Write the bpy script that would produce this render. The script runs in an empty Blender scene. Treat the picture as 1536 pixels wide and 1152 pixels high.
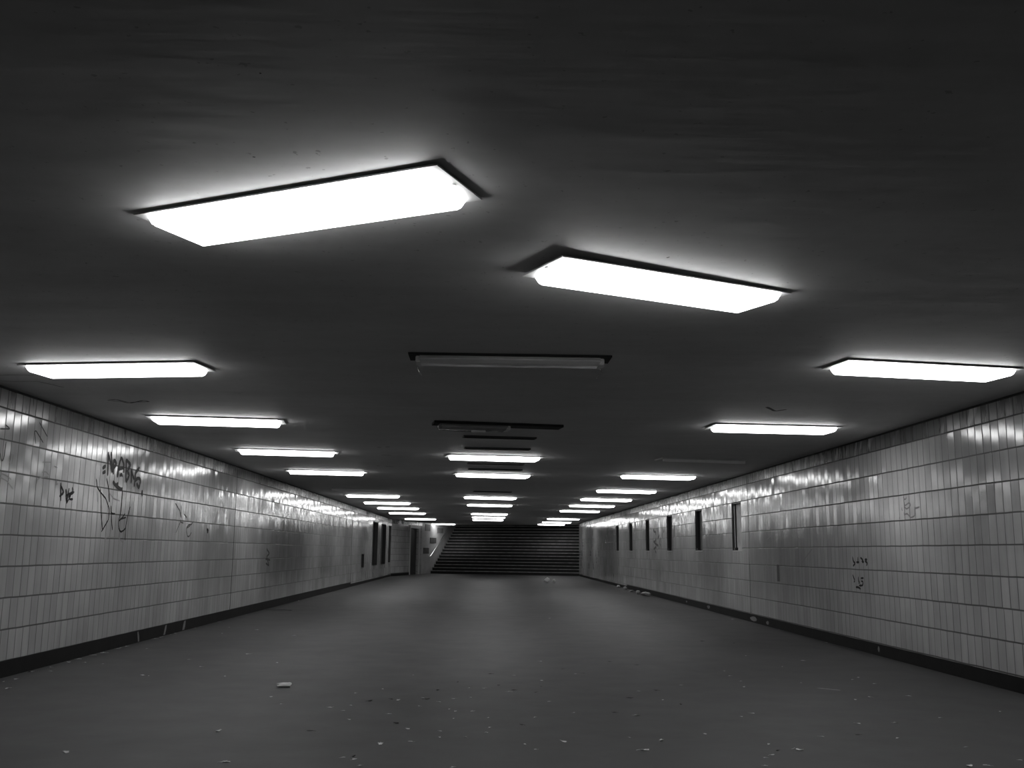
import bpy, bmesh, math, random
from mathutils import Vector, Matrix
random.seed(11)
SC = bpy.context.scene
COL = SC.collection
PI = math.pi

# measured outlines of the marks on the walls (along, height) and of the litter on the floor (x, y), in metres
MARKS = {
    'tagA': [[[11.898,2.179],[11.998,2.219]],[[11.909,2.122],[12.007,2.151]],[[12.078,2.104],[12.059,2.235],[12.045,2.393]],[[12.052,2.361],[12.124,2.283],[12.214,2.152]],[[12.214,2.152],[12.136,2.402]],[[12.255,2.133],[12.225,2.314]],[[12.225,2.314],[12.339,2.281],[12.259,2.209]],[[12.391,2.106],[12.419,2.277],[12.483,2.371],[12.575,2.291],[12.598,2.182]],[[12.413,2.211],[12.584,2.247]],[[12.467,2.133],[12.542,2.161],[12.569,2.13]],[[12.696,2.079],[12.651,2.364]],[[12.653,2.353],[12.82,2.301],[12.713,2.213],[12.801,2.164],[12.698,2.068]],[[12.884,2.069],[12.853,2.247],[12.928,2.163],[12.985,2.122]],[[13.004,2.032],[13.013,2.215],[13.16,2.296]],[[12.989,2.099],[13.124,2.155],[13.226,2.139],[13.185,2.021],[13.074,2.082]],[[13.308,2.005],[13.325,1.925]],[[12.258,2.048],[12.354,2.001],[12.434,2.038]],[[12.354,2.001],[12.553,1.964],[12.594,1.983]]],
    'tagD': [[[11.88,1.938],[11.932,1.817],[11.967,1.653],[12.05,1.448]],[[11.74,2.042],[11.787,1.943],[11.889,1.897],[12.08,1.825],[12.217,1.705],[12.215,1.578],[12.05,1.448],[12.022,1.427]],[[12.057,2.071],[12.155,1.934],[12.205,1.789]],[[12.258,1.749],[12.318,1.56],[12.368,1.455]],[[12.273,1.681],[12.313,1.65],[12.412,1.659]],[[12.599,1.962],[12.61,1.765],[12.588,1.655],[12.548,1.567],[12.566,1.481],[12.65,1.434],[12.764,1.463],[12.818,1.498]],[[12.917,1.768],[12.849,1.642],[12.803,1.497],[12.822,1.333]],[[12.561,1.573],[12.671,1.62],[12.751,1.672]],[[12.601,1.596],[12.792,1.624]]],
    'tagD2': [[[11.793,1.912],[11.836,1.771]],[[12.191,1.894],[12.331,1.838],[12.539,1.822]],[[12.127,1.341],[12.232,1.363],[12.605,1.363],[12.752,1.304]]],
    'tagP': [[[10.779,1.931],[10.819,1.733]],[[10.785,1.901],[10.883,1.827],[10.775,1.78]],[[10.775,1.78],[10.881,1.837]],[[10.922,1.87],[10.965,1.72],[11.004,1.885]],[[10.926,1.794],[11.122,1.851],[11.087,1.9]],[[11.0,1.783],[11.077,1.828],[11.017,1.763],[11.126,1.769]],[[10.966,1.715],[11.017,1.763]],[[11.055,1.816],[11.146,1.853]]],
    'thinL': [[[9.351,2.341],[9.548,2.365],[9.449,2.393]],[[9.396,2.116],[9.44,2.032],[9.477,2.071],[9.491,2.233]],[[10.109,2.282],[10.052,2.409],[10.082,2.417],[10.273,2.31]],[[10.148,2.507],[10.357,2.382]]],
    'thinL2': [[[9.434,1.926],[9.545,1.917],[9.663,1.885]],[[9.442,1.887],[9.574,1.865],[9.719,1.794]],[[10.293,2.109],[10.498,2.127]],[[10.211,1.882],[10.203,1.92],[10.313,1.956],[10.464,1.967]],[[10.572,2.094],[10.666,2.082]],[[9.564,2.052],[9.588,2.117]],[[9.595,2.037],[9.623,2.13]],[[9.643,2.032],[9.651,2.132]],[[10.647,1.951],[10.694,1.945],[10.659,1.893],[10.712,1.916]],[[10.303,2.004],[10.387,2.02],[10.471,1.988]]],
    'tagQ': [[[15.047,1.671],[15.067,1.632],[14.986,1.565],[14.933,1.519],[14.882,1.467]],[[15.067,1.632],[15.209,1.62]],[[15.697,1.648],[15.636,1.609],[15.5,1.605],[15.378,1.549],[15.39,1.496],[15.474,1.418],[15.562,1.426],[15.663,1.488]],[[15.423,1.55],[15.571,1.593]],[[14.767,1.899],[14.998,1.799],[15.084,1.698]],[[15.045,1.879],[15.084,1.698]],[[15.223,1.756],[15.366,1.708]]],
    'tagK': [[[17.064,1.735],[17.043,1.831],[17.26,1.854],[17.214,1.934]],[[17.482,2.006],[17.478,1.9],[17.603,1.859]],[[17.651,1.777],[17.799,1.778]],[[17.571,1.615],[17.586,1.676]]],
    'tagF': [[[21.07,1.245],[21.35,1.152],[21.108,1.084],[21.367,0.895],[21.056,0.946]],[[21.013,1.038],[21.449,1.011]]],
    'chip': [[[16.508,1.554],[16.603,1.534],[16.532,1.504]]],
    'tagB': [[[13.288,1.216],[13.26,1.146],[13.189,1.136],[13.282,1.092]],[[13.092,1.212],[13.1,1.148]],[[13.158,1.145],[13.057,1.146]],[[13.007,1.207],[12.912,1.176],[12.971,1.152],[12.887,1.153]],[[12.856,1.182],[12.772,1.188],[12.858,1.161],[12.765,1.141],[12.811,1.104]]],
    'tagC': [[[13.312,0.979],[13.274,0.932],[13.235,0.896],[13.281,0.878]],[[13.111,0.957],[13.119,0.899],[13.064,0.88],[13.109,0.868]],[[13.028,0.938],[12.929,0.944]],[[13.019,0.902],[12.949,0.899],[12.97,0.846],[13.098,0.842]],[[13.217,0.816],[13.13,0.82],[13.047,0.799]]],
    'tagO': [[[11.56,1.924],[11.554,1.895],[11.466,1.899],[11.482,1.928]],[[11.539,1.862],[11.546,1.817],[11.456,1.837],[11.405,1.855],[11.362,1.825],[11.414,1.795],[11.502,1.778],[11.546,1.817]],[[11.616,1.804],[11.63,1.776],[11.602,1.766]],[[11.565,1.744],[11.561,1.707]],[[11.549,1.719],[11.471,1.728],[11.427,1.698],[11.383,1.673],[11.268,1.693],[11.262,1.8]],[[11.256,1.78],[11.2,1.781],[11.135,1.79]],[[11.688,1.712],[11.704,1.671]]],
    'faint': [[[16.976,1.107],[16.59,1.238],[16.378,1.218],[16.314,1.166]],[[16.8,1.323],[16.554,1.238]],[[17.255,1.181],[17.365,1.081],[17.473,1.013],[17.307,0.917],[17.287,0.754]],[[17.098,1.041],[17.225,0.952]],[[15.817,1.079],[15.582,1.152],[15.573,1.221]],[[15.494,1.093],[15.136,1.242],[14.917,1.329]],[[15.039,1.3],[15.07,1.051]],[[16.191,1.044],[16.063,0.974],[16.086,0.791]],[[15.988,1.037],[15.954,0.775]],[[15.675,0.922],[15.598,1.023]],[[17.525,1.414],[17.506,1.57]],[[17.368,1.391],[17.336,1.49],[16.916,1.594],[16.692,1.6]]],
    'dtile': [[[16.83,1.077],[16.655,0.768]]],
    'tagW': [[[29.217,1.87],[29.028,1.947]],[[28.806,1.751],[28.768,1.841],[29.096,1.867]],[[29.182,1.574],[28.881,1.572],[28.695,1.67]],[[29.121,1.574],[28.828,1.501],[28.365,1.448]],[[28.167,1.751],[28.464,1.637]],[[28.004,1.68],[28.129,1.535],[28.026,1.437]],[[28.717,1.42],[29.14,1.352]],[[28.904,1.311],[28.732,1.241]],[[28.282,1.418],[28.289,1.34]],[[28.381,1.923],[28.388,1.843]],[[27.381,1.881],[27.496,1.807]]],
    'crack': [[[-4.369,8.728],[-4.244,8.688],[-4.039,8.702]],[[-4.504,9.009],[-4.412,9.044],[-4.165,9.024],[-4.065,9.351]]],
    'soot': [[[-3.953,10.157],[-3.842,10.079],[-3.791,10.28],[-3.54,10.216],[-3.571,10.122],[-3.795,10.351],[-3.851,10.216],[-3.926,10.195]]],
    'soot2': [[[2.898,9.997],[3.068,10.284],[3.153,10.153]],[[-1.642,14.517],[-1.582,14.559]],[[-1.512,14.501],[-1.442,14.444]],[[-1.705,15.718],[-1.541,15.755]],[[-1.85,17.849],[-1.701,17.94]],[[-1.998,17.76],[-1.958,17.828]]],
    'dots': [[[-0.932,3.637],[-0.923,3.643]],[[0.915,4.865],[0.926,4.847]],[[-2.177,5.136],[-2.169,5.142]],[[-0.75,2.952],[-0.744,2.951]]],
}
LITTER = {
    'wall': [[-4.469,9.549],[-4.219,9.109],[-4.445,9.754],[-4.551,10.327],[-4.53,10.702],[-4.393,10.372],[-4.644,11.183],[-4.677,11.487],[-4.627,11.513],[-4.364,11.158],[-4.591,11.913],[-4.64,12.182],[-4.705,12.679],[-4.601,12.687],[-4.596,12.969],[-4.635,14.063],[-4.701,14.773],[-4.653,14.968],[-4.641,16.005],[-4.615,17.357],[-4.715,19.33],[-4.696,24.572],[-4.684,14.301],[-4.66,14.409],[-4.707,12.79]],
    'pale': [[-4.123,11.048],[-4.223,12.716],[-3.302,10.064],[-3.346,11.531],[-3.018,10.853],[-2.561,10.07],[-3.893,15.041],[-4.095,16.197],[-3.548,15.769],[-2.829,12.161],[-2.301,11.27],[-2.776,14.765],[-1.645,8.325],[-1.812,8.715],[-1.226,8.151],[-1.225,8.156],[-1.098,8.01],[-0.998,7.602],[-1.079,8.273],[-1.129,8.972],[-0.726,7.868],[-0.523,8.261],[-0.522,8.714],[-0.372,8.487],[-0.26,8.662],[-0.114,8.731],[-0.273,8.116],[-0.222,8.011],[-0.089,8.016],[-0.225,7.677],[-0.534,7.229],[-0.302,7.152],[-0.479,6.76],[-0.295,6.918],[-0.773,6.2],[-0.715,6.026],[-0.848,6.249],[0.045,7.299],[0.02,7.103],[-0.123,6.938],[0.033,7.705],[0.393,7.747],[0.546,8.549],[0.705,7.971],[0.558,9.911],[0.644,11.602],[0.303,10.287],[-0.004,9.316],[-0.139,9.338],[0.23,9.102],[0.334,6.523],[0.272,6.684],[-0.719,10.266],[-0.918,9.23],[-0.172,5.991],[0.94,10.448],[1.225,19.021],[3.199,18.958],[4.757,19.147],[4.985,16.639],[4.959,14.281],[3.228,12.391],[3.769,11.891],[3.334,11.244],[2.573,10.797],[2.537,9.958],[2.457,9.546],[3.106,9.874],[3.713,10.136],[3.847,10.316],[2.526,10.368],[1.877,9.64],[1.405,9.206],[1.534,8.684],[1.994,7.84],[1.543,7.096],[0.997,6.944],[1.808,6.381],[1.744,6.301],[1.89,6.739],[1.679,6.07],[2.793,7.547],[3.232,8.768],[2.122,7.998],[2.341,7.022],[1.181,7.861],[3.822,9.836],[3.421,8.935],[3.805,9.005],[3.097,7.598],[2.85,6.976],[3.546,7.837],[3.029,6.107],[3.322,6.269],[4.187,8.164],[3.181,6.674]],
    'dark': [[0.061,10.399],[-0.254,9.741],[-0.418,9.183],[0.139,9.544],[0.268,9.215],[0.533,9.473],[0.841,10.878],[1.031,10.508],[-0.483,8.628],[-0.951,8.511],[-0.781,8.616],[-0.634,7.456],[0.277,7.413],[-0.789,6.276],[0.463,9.085],[-1.203,7.133],[3.115,14.363],[3.499,14.06],[1.439,11.624],[1.713,11.313],[1.637,8.423],[1.026,7.99],[1.267,8.773],[1.572,9.256],[1.885,6.518],[2.619,7.095],[-4.625,10.286]],
    'big': [[-1.825,7.085],[-2.558,6.366],[-1.516,6.101],[-3.382,10.111],[-0.718,8.569],[-0.667,6.674],[0.535,6.788],[1.195,6.848],[1.031,6.51],[2.028,6.535],[2.913,6.087]],
    'cup': [[-1.828,9.323]],
    'bag': [[2.501,40.788],[2.808,40.877]],
    'twig': [[-4.568,20.902],[-4.074,20.671]],
    'chalk': [[3.144,9.495],[3.228,9.411],[3.306,9.342]],
    'rubble': [[4.784,35.761],[4.761,33.894],[4.679,31.937],[4.663,30.442],[4.665,29.301],[4.714,28.878],[5.181,21.992],[5.206,24.46]],
}


XL, XR, H = -4.63, 4.95, 2.75          # left wall, right wall, ceiling height
Y0 = -4.0                              # the passage goes on a little behind the camera
BEND = Vector((-4.63, 48.5)); CORNER = Vector((-3.5, 54.0))
SK = math.radians(18.0)
DIR = Vector((math.sin(SK), math.cos(SK)))      # the way the stairs climb
CROSS = Vector((math.cos(SK), -math.sin(SK)))   # along a step
FOOT = Vector((-3.05, 55.24))                   # left end of the lowest step
RIGHT_END = Vector((XR, FOOT.y - (XR - FOOT.x) * math.tan(SK)))

# ------------------------------------------------------------------ materials
def new_mat(name):
    m = bpy.data.materials.new(name); m.use_nodes = True
    nt = m.node_tree
    return m, nt, nt.nodes['Principled BSDF']

def g3(v): return (v, v, v, 1.0)

class NB:
    """small helper for wiring math nodes"""
    def __init__(s, nt): s.nt = nt
    def n(s, t, **kw):
        o = s.nt.nodes.new(t)
        for k, v in kw.items(): setattr(o, k, v)
        return o
    def put(s, sock, v):
        if isinstance(v, bpy.types.NodeSocket): s.nt.links.new(v, sock)
        else: sock.default_value = v
    def m(s, op, a, b=None, c=None, clamp=False):
        o = s.n('ShaderNodeMath', operation=op); o.use_clamp = clamp
        s.put(o.inputs[0], a)
        if b is not None: s.put(o.inputs[1], b)
        if c is not None: s.put(o.inputs[2], c)
        return o.outputs[0]
    def step(s, v, lo, hi, a=0.0, b=1.0):
        o = s.n('ShaderNodeMapRange'); o.interpolation_type = 'SMOOTHSTEP'
        s.put(o.inputs[0], v); s.put(o.inputs[1], lo); s.put(o.inputs[2], hi); s.put(o.inputs[3], a); s.put(o.inputs[4], b)
        return o.outputs[0]
    def xyz(s, x, y, z=0.0):
        o = s.n('ShaderNodeCombineXYZ'); s.put(o.inputs[0], x); s.put(o.inputs[1], y); s.put(o.inputs[2], z); return o.outputs[0]
    def noise(s, vec, scale, detail=3.0, rough=0.55):
        o = s.n('ShaderNodeTexNoise'); s.put(o.inputs['Vector'], vec); o.inputs['Scale'].default_value = scale
        o.inputs['Detail'].default_value = detail; o.inputs['Roughness'].default_value = rough; return o.outputs[0]
    def white(s, vec):
        o = s.n('ShaderNodeTexWhiteNoise'); o.noise_dimensions = '3D'; s.put(o.inputs['Vector'], vec); return o.outputs['Value'], o.outputs['Color']
    def bump(s, h, strength, dist=0.01, normal=None):
        o = s.n('ShaderNodeBump'); s.put(o.inputs['Height'], h); o.inputs['Strength'].default_value = strength; o.inputs['Distance'].default_value = dist
        if normal is not None: s.put(o.inputs['Normal'], normal)
        return o.outputs[0]
    def grey(s, v):
        o = s.n('ShaderNodeCombineColor')
        for i in range(3): s.put(o.inputs[i], v)
        return o.outputs[0]

def simple(name, v, rough=0.6, metallic=0.0, var=0.15, scale=14.0, bump=0.0, spec=0.5):
    m, nt, b = new_mat(name); q = NB(nt)
    tc = q.n('ShaderNodeTexCoord').outputs['Object']
    n = q.noise(tc, scale, 4)
    q.put(b.inputs['Base Color'], q.grey(q.m('MULTIPLY', q.m('ADD', q.m('MULTIPLY', q.m('SUBTRACT', n, 0.5), var * 2), 1.0), v)))
    b.inputs['Roughness'].default_value = rough; b.inputs['Metallic'].default_value = metallic
    b.inputs['Specular IOR Level'].default_value = spec
    if bump: q.put(b.inputs['Normal'], q.bump(n, bump))
    return m

def tile_material(name, smear, base=0.51, joint_u=0.0):
    """Glazed upright 15 x 30 cm tiles in stacked courses; u runs along the wall, v is the height, both in metres."""
    m, nt, b = new_mat(name); q = NB(nt)
    uv = q.n('ShaderNodeUVMap'); uv.uv_map = 'metres'
    sp = q.n('ShaderNodeSeparateXYZ'); q.put(sp.inputs[0], uv.outputs[0])
    u, v = sp.outputs[0], sp.outputs[1]
    wob = q.noise(q.xyz(u, v), 2.2, 2)
    vv = q.m('ADD', v, q.m('MULTIPLY', q.m('SUBTRACT', wob, 0.5), 0.012))
    row_f = q.m('DIVIDE', q.m('SUBTRACT', vv, 0.15), 0.3)
    row = q.m('FLOOR', row_f); fr = q.m('SUBTRACT', row_f, row)
    rshift, _ = q.white(q.xyz(row, 3.7, 1.0))
    cjit = q.noise(q.xyz(u, q.m('MULTIPLY', row, 7.3)), 5.0, 1)
    uu = q.m('ADD', u, q.m('ADD', q.m('MULTIPLY', q.m('SUBTRACT', rshift, 0.5), 0.03), q.m('MULTIPLY', q.m('SUBTRACT', cjit, 0.5), 0.035)))
    col_f = q.m('DIVIDE', uu, 0.15); col = q.m('FLOOR', col_f); fc = q.m('SUBTRACT', col_f, col)
    rnd, rcol = q.white(q.xyz(col, row, 0.5))
    rnd2, _ = q.white(q.xyz(col, row, 9.5))
    # joints
    dv = q.m('MULTIPLY', q.m('MINIMUM', fr, q.m('SUBTRACT', 1.0, fr)), 0.3)
    du = q.m('MULTIPLY', q.m('MINIMUM', fc, q.m('SUBTRACT', 1.0, fc)), 0.15)
    jh = q.step(dv, 0.006, 0.010, 1.0, 0.0)
    jv = q.m('MULTIPLY', q.step(du, 0.0045, 0.009, 1.0, 0.0), q.m('ADD', 0.6, q.m('MULTIPLY', rnd2, 0.4)))
    joint = q.m('MAXIMUM', q.m('MULTIPLY', jh, 0.95), jv)
    # colour: fired shade of each tile, dirt runs, grime, the dark top course
    runs = q.noise(q.xyz(q.m('MULTIPLY', u, 9.0), q.m('MULTIPLY', v, 0.9)), 1.0, 5, 0.6)
    grime = q.noise(q.xyz(u, v, 4.0), 0.55, 5, 0.6)
    shade = q.m('ADD', 0.86, q.m('MULTIPLY', q.m('SUBTRACT', rnd, 0.5), 0.13))
    shade = q.m('MULTIPLY', shade, q.m('ADD', 1.0, q.m('MULTIPLY', q.m('SUBTRACT', runs, 0.5), 0.45)))
    shade = q.m('MULTIPLY', shade, q.m('ADD', 1.0, q.m('MULTIPLY', q.m('SUBTRACT', grime, 0.5), 0.9)))
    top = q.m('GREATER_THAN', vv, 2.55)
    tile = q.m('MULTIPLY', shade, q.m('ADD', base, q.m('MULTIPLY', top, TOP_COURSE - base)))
    if smear:
        # whitewash smears on the dark course, near the viewer's end of the right wall
        sm = q.noise(q.xyz(q.m('ADD', q.m('MULTIPLY', u, 5.0), q.m('MULTIPLY', v, 2.4)), q.m('MULTIPLY', v, 1.2)), 1.0, 2)
        reach = q.m('MULTIPLY', q.step(u, 8.8, 9.6), q.step(u, 14.0, 16.5, 1.0, 0.0))
        smask = q.m('MULTIPLY', q.m('MULTIPLY', q.step(sm, 0.56, 0.66), top), reach)
        tile = q.m('ADD', tile, q.m('MULTIPLY', smask, 0.28))
    colv = q.m('MULTIPLY', tile, q.m('SUBTRACT', 1.0, q.m('MULTIPLY', joint, 0.86)))
    q.put(b.inputs['Base Color'], q.grey(q.m('MAXIMUM', colv, 0.012)))
    rough = q.m('ADD', 0.10, q.m('ADD', q.m('MULTIPLY', joint, 0.5), q.m('MULTIPLY', q.m('MULTIPLY', grime, runs), 0.24)))
    rough = q.m('ADD', rough, q.m('MULTIPLY', top, 0.12))
    q.put(b.inputs['Roughness'], rough)
    b.inputs['IOR'].default_value = 1.5
    # every tile is set a little out of true
    geo = q.n('ShaderNodeNewGeometry')
    off = q.n('ShaderNodeVectorMath', operation='SUBTRACT'); q.put(off.inputs[0], rcol); off.inputs[1].default_value = (0.5, 0.5, 0.5)
    sc = q.n('ShaderNodeVectorMath', operation='MULTIPLY'); q.put(sc.inputs[0], off.outputs[0]); sc.inputs[1].default_value = (0.04, 0.075, 0.030)
    wv = q.noise(q.xyz(u, q.m('MULTIPLY', v, 0.25)), 0.7, 3)
    wav = q.n('ShaderNodeVectorMath', operation='ADD'); q.put(wav.inputs[0], sc.outputs[0])
    q.put(wav.inputs[1], q.xyz(0.0, q.m('MULTIPLY', q.m('SUBTRACT', wv, 0.5), 0.06), 0.0))
    ad = q.n('ShaderNodeVectorMath', operation='ADD'); q.put(ad.inputs[0], geo.outputs['Normal']); q.put(ad.inputs[1], wav.outputs[0])
    nm = q.n('ShaderNodeVectorMath', operation='NORMALIZE'); q.put(nm.inputs[0], ad.outputs[0])
    fine = q.noise(q.xyz(q.m('MULTIPLY', u, 30.0), q.m('MULTIPLY', v, 18.0)), 1.0, 2)
    hgt = q.m('SUBTRACT', q.m('MULTIPLY', fine, 0.05), joint)
    q.put(b.inputs['Normal'], q.bump(hgt, 0.35, 0.004, nm.outputs[0]))
    return m

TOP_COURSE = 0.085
M = {}
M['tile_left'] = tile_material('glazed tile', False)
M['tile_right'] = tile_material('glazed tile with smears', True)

def ceiling_material():
    m, nt, b = new_mat('painted concrete ceiling'); q = NB(nt)
    tc = q.n('ShaderNodeTexCoord').outputs['Object']
    sp = q.n('ShaderNodeSeparateXYZ'); q.put(sp.inputs[0], tc); x, y = sp.outputs[0], sp.outputs[1]
    big = q.noise(tc, 0.8, 5, 0.6)
    fine = q.noise(tc, 9.0, 5, 0.6)
    boards = q.noise(q.xyz(q.m('MULTIPLY', x, 0.35), q.m('MULTIPLY', y, 3.2)), 1.0, 4, 0.65)
    wave = q.noise(q.xyz(q.m('MULTIPLY', x, 0.9), q.m('MULTIPLY', y, 1.3), 2.0), 1.0, 3)
    v = q.m('MULTIPLY', 0.62, q.m('ADD', 0.55, q.m('ADD', q.m('MULTIPLY', big, 0.35), q.m('ADD', q.m('MULTIPLY', fine, 0.15), q.m('MULTIPLY', boards, 0.25)))))
    spot = q.step(q.noise(tc, 26.0, 2), 0.30, 0.26)   # small knocks and specks
    v = q.m('MULTIPLY', v, q.m('SUBTRACT', 1.0, q.m('MULTIPLY', spot, 0.35)))
    q.put(b.inputs['Base Color'], q.grey(v))
    b.inputs['Roughness'].default_value = 0.62
    h = q.m('ADD', q.m('MULTIPLY', fine, 0.06), q.m('ADD', q.m('MULTIPLY', wave, 0.7), q.m('MULTIPLY', boards, 0.25)))
    q.put(b.inputs['Normal'], q.bump(h, 0.5, 0.03))
    return m
M['ceiling'] = ceiling_material()

def floor_material():
    m, nt, b = new_mat('worn asphalt floor'); q = NB(nt)
    tc = q.n('ShaderNodeTexCoord').outputs['Object']
    big = q.noise(tc, 0.35, 5, 0.6); mid = q.noise(tc, 2.3, 5, 0.6); grit = q.noise(tc, 160.0, 2)
    v = q.m('MULTIPLY', FLOOR_TONE, q.m('ADD', 0.35, q.m('ADD', q.m('MULTIPLY', big, 0.65), q.m('ADD', q.m('MULTIPLY', mid, 0.35), q.m('MULTIPLY', grit, 0.30)))))
    patch = q.step(q.noise(tc, 0.8, 3), 0.62, 0.72)
    v = q.m('MULTIPLY', v, q.m('SUBTRACT', 1.0, q.m('MULTIPLY', patch, 0.18)))
    q.put(b.inputs['Base Color'], q.grey(v))
    b.inputs['Specular IOR Level'].default_value = 0.3
    q.put(b.inputs['Roughness'], q.m('ADD', 0.48, q.m('MULTIPLY', mid, 0.2)))
    h = q.m('ADD', q.m('MULTIPLY', grit, 0.35), q.m('ADD', mid, q.m('MULTIPLY', big, 2.0)))
    q.put(b.inputs['Normal'], q.bump(h, 0.25, 0.02))
    return m
FLOOR_TONE = 0.058
M['floor'] = floor_material()

def glow_material(name, strength):
    m, nt, b = new_mat(name); q = NB(nt)
    tc = q.n('ShaderNodeTexCoord').outputs['Object']
    n = q.noise(tc, 6.0, 2)
    q.put(b.inputs['Base Color'], g3(0.8)); b.inputs['Roughness'].default_value = 0.35
    b.inputs['Emission Color'].default_value = (1, 1, 1, 1)
    q.put(b.inputs['Emission Strength'], q.m('MULTIPLY', strength, q.m('ADD', 0.9, q.m('MULTIPLY', n, 0.2))))
    return m
LAMP = 10.5
M['glow'] = glow_material('lit opal diffuser', LAMP)
M['plate'] = simple('white enamelled plate', 0.72, 0.4, var=0.06)
M['plate_old'] = simple('yellowed enamelled plate', 0.5, 0.4)
M['housing'] = simple('dark lamp housing', 0.035, 0.6)
M['opal'] = simple('unlit opal plastic', 0.62, 0.16, var=0.1)
M['grey_plastic'] = simple('smoky plastic', 0.28, 0.12)
M['steel'] = simple('bright steel', 0.6, 0.22, 1.0, var=0.05)
M['soot'] = simple('black recess', 0.008, 0.8)  # near-black, not real soot; in the vents it paints a recess's shade
M['base'] = simple('black skirting', 0.007, 0.6, var=0.8, scale=5.0, bump=0.2, spec=0.15)
M['gap'] = simple('black joint', 0.006, 0.9)  # flat black: painted shadow line under the ceiling, also the tile chip
M['ink'] = simple('black marker', 0.008, 0.6, spec=0.15)
M['spray'] = simple('dark grey spray paint', 0.04, 0.6, spec=0.2)
M['faded'] = simple('faded marker', 0.19, 0.4, spec=0.3)
M['fainter'] = simple('almost scrubbed marker', 0.30, 0.35)
M['smoke'] = simple('soot on paint', 0.06, 0.8)
M['jamb'] = simple('dark frame paint', 0.03, 0.5)
M['panel'] = simple('grey back board', 0.42, 0.6, var=0.6, scale=5.0)
M['panel_dark'] = simple('dark back board', 0.13, 0.6, var=0.6, scale=5.0)
M['sill'] = simple('stone sill', 0.42, 0.5)
M['door'] = simple('dark door paint', 0.03, 0.5, var=0.4)
M['frame'] = simple('pale door frame', 0.45, 0.45)
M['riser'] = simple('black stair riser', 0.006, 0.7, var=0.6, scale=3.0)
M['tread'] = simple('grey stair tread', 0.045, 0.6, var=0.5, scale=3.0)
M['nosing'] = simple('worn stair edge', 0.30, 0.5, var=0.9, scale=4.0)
M['rail'] = simple('polished handrail', 0.9, 0.32, 1.0)
M['bracket'] = simple('black bracket', 0.03, 0.5)
M['board'] = simple('grey notice', 0.06, 0.6, var=0.6, scale=6.0)
M['board_pale'] = simple('pale notice', 0.16, 0.6, var=0.5, scale=6.0)
M['leaf'] = simple('dry leaf', 0.55, 0.7, var=0.5, scale=40.0)
M['leaf_bright'] = simple('bleached leaf', 0.75, 0.7, var=0.4, scale=40.0)
M['leaf_dark'] = simple('dark leaf', 0.016, 0.8, var=0.5, scale=40.0)
M['paper'] = simple('white paper', 0.85, 0.7, var=0.05)
M['rubble'] = simple('broken plaster', 0.34, 0.8, var=0.5, scale=20.0)
M['chalk'] = simple('chalk scuff', 0.24, 0.9, var=0.8, scale=30.0)
M['stain'] = simple('dark glazed tile', 0.10, 0.25)
M['whitewash'] = simple('whitewash drip', 0.20, 0.8, var=0.5)
M['twig'] = simple('twig bark', 0.14, 0.8)

# ------------------------------------------------------------------ mesh helpers
def link(name, bm, mat, parent=None, smooth=False):
    me = bpy.data.meshes.new(name); bm.normal_update(); bm.to_mesh(me); bm.free()
    me.materials.append(mat)
    if smooth:
        for p in me.polygons: p.use_smooth = True
    o = bpy.data.objects.new(name, me); COL.objects.link(o)
    if parent is not None: o.parent = parent
    return o

def tag(o, label=None, cat=None, group=None, kind=None):
    if label: o['label'] = label
    if cat: o['category'] = cat
    if group: o['group'] = group
    if kind: o['kind'] = kind
    return o

def thing(name, label, cat, loc=(0, 0, 0), rz=0.0, group=None):
    o = bpy.data.objects.new(name, None); COL.objects.link(o)
    o.location = loc; o.rotation_euler = (0, 0, rz); o.empty_display_size = 0.1
    return tag(o, label, cat, group)

def box(bm, lo, hi, mtx=None):
    vs = [bm.verts.new((x, y, z)) for x in (lo[0], hi[0]) for y in (lo[1], hi[1]) for z in (lo[2], hi[2])]
    if mtx is not None:
        for w in vs: w.co = mtx @ w.co
    for f in ((0, 1, 3, 2), (4, 6, 7, 5), (0, 4, 5, 1), (2, 3, 7, 6), (0, 2, 6, 4), (1, 5, 7, 3)):
        bm.faces.new([vs[i] for i in f])
    return vs

def bevelled(bm, w, seg=2):
    bmesh.ops.bevel(bm, geom=list(bm.edges), offset=w, segments=seg, affect='EDGES', clamp_overlap=True)

def boxo(name, lo, hi, mat, parent=None, bev=0.0):
    bm = bmesh.new(); box(bm, lo, hi)
    bmesh.ops.recalc_face_normals(bm, faces=bm.faces)
    if bev: bevelled(bm, bev)
    return link(name, bm, mat, parent)

def tube(bm, pts, r, n=8, cap=True):
    rings = []
    for i, p in enumerate(pts):
        p = Vector(p)
        a = Vector(pts[max(0, i - 1)]); b = Vector(pts[min(len(pts) - 1, i + 1)])
        d = (b - a).normalized()
        s = d.cross(Vector((0, 0, 1)) if abs(d.z) < 0.9 else Vector((1, 0, 0))).normalized(); t = s.cross(d)
        rr = r[i] if isinstance(r, (list, tuple)) else r
        rings.append([bm.verts.new(p + (s * math.cos(2 * PI * k / n) + t * math.sin(2 * PI * k / n)) * rr) for k in range(n)])
    for A, B in zip(rings, rings[1:]):
        for k in range(n): bm.faces.new((A[k], A[(k + 1) % n], B[(k + 1) % n], B[k]))
    if cap: bm.faces.new(rings[0][::-1]); bm.faces.new(rings[-1])

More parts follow.
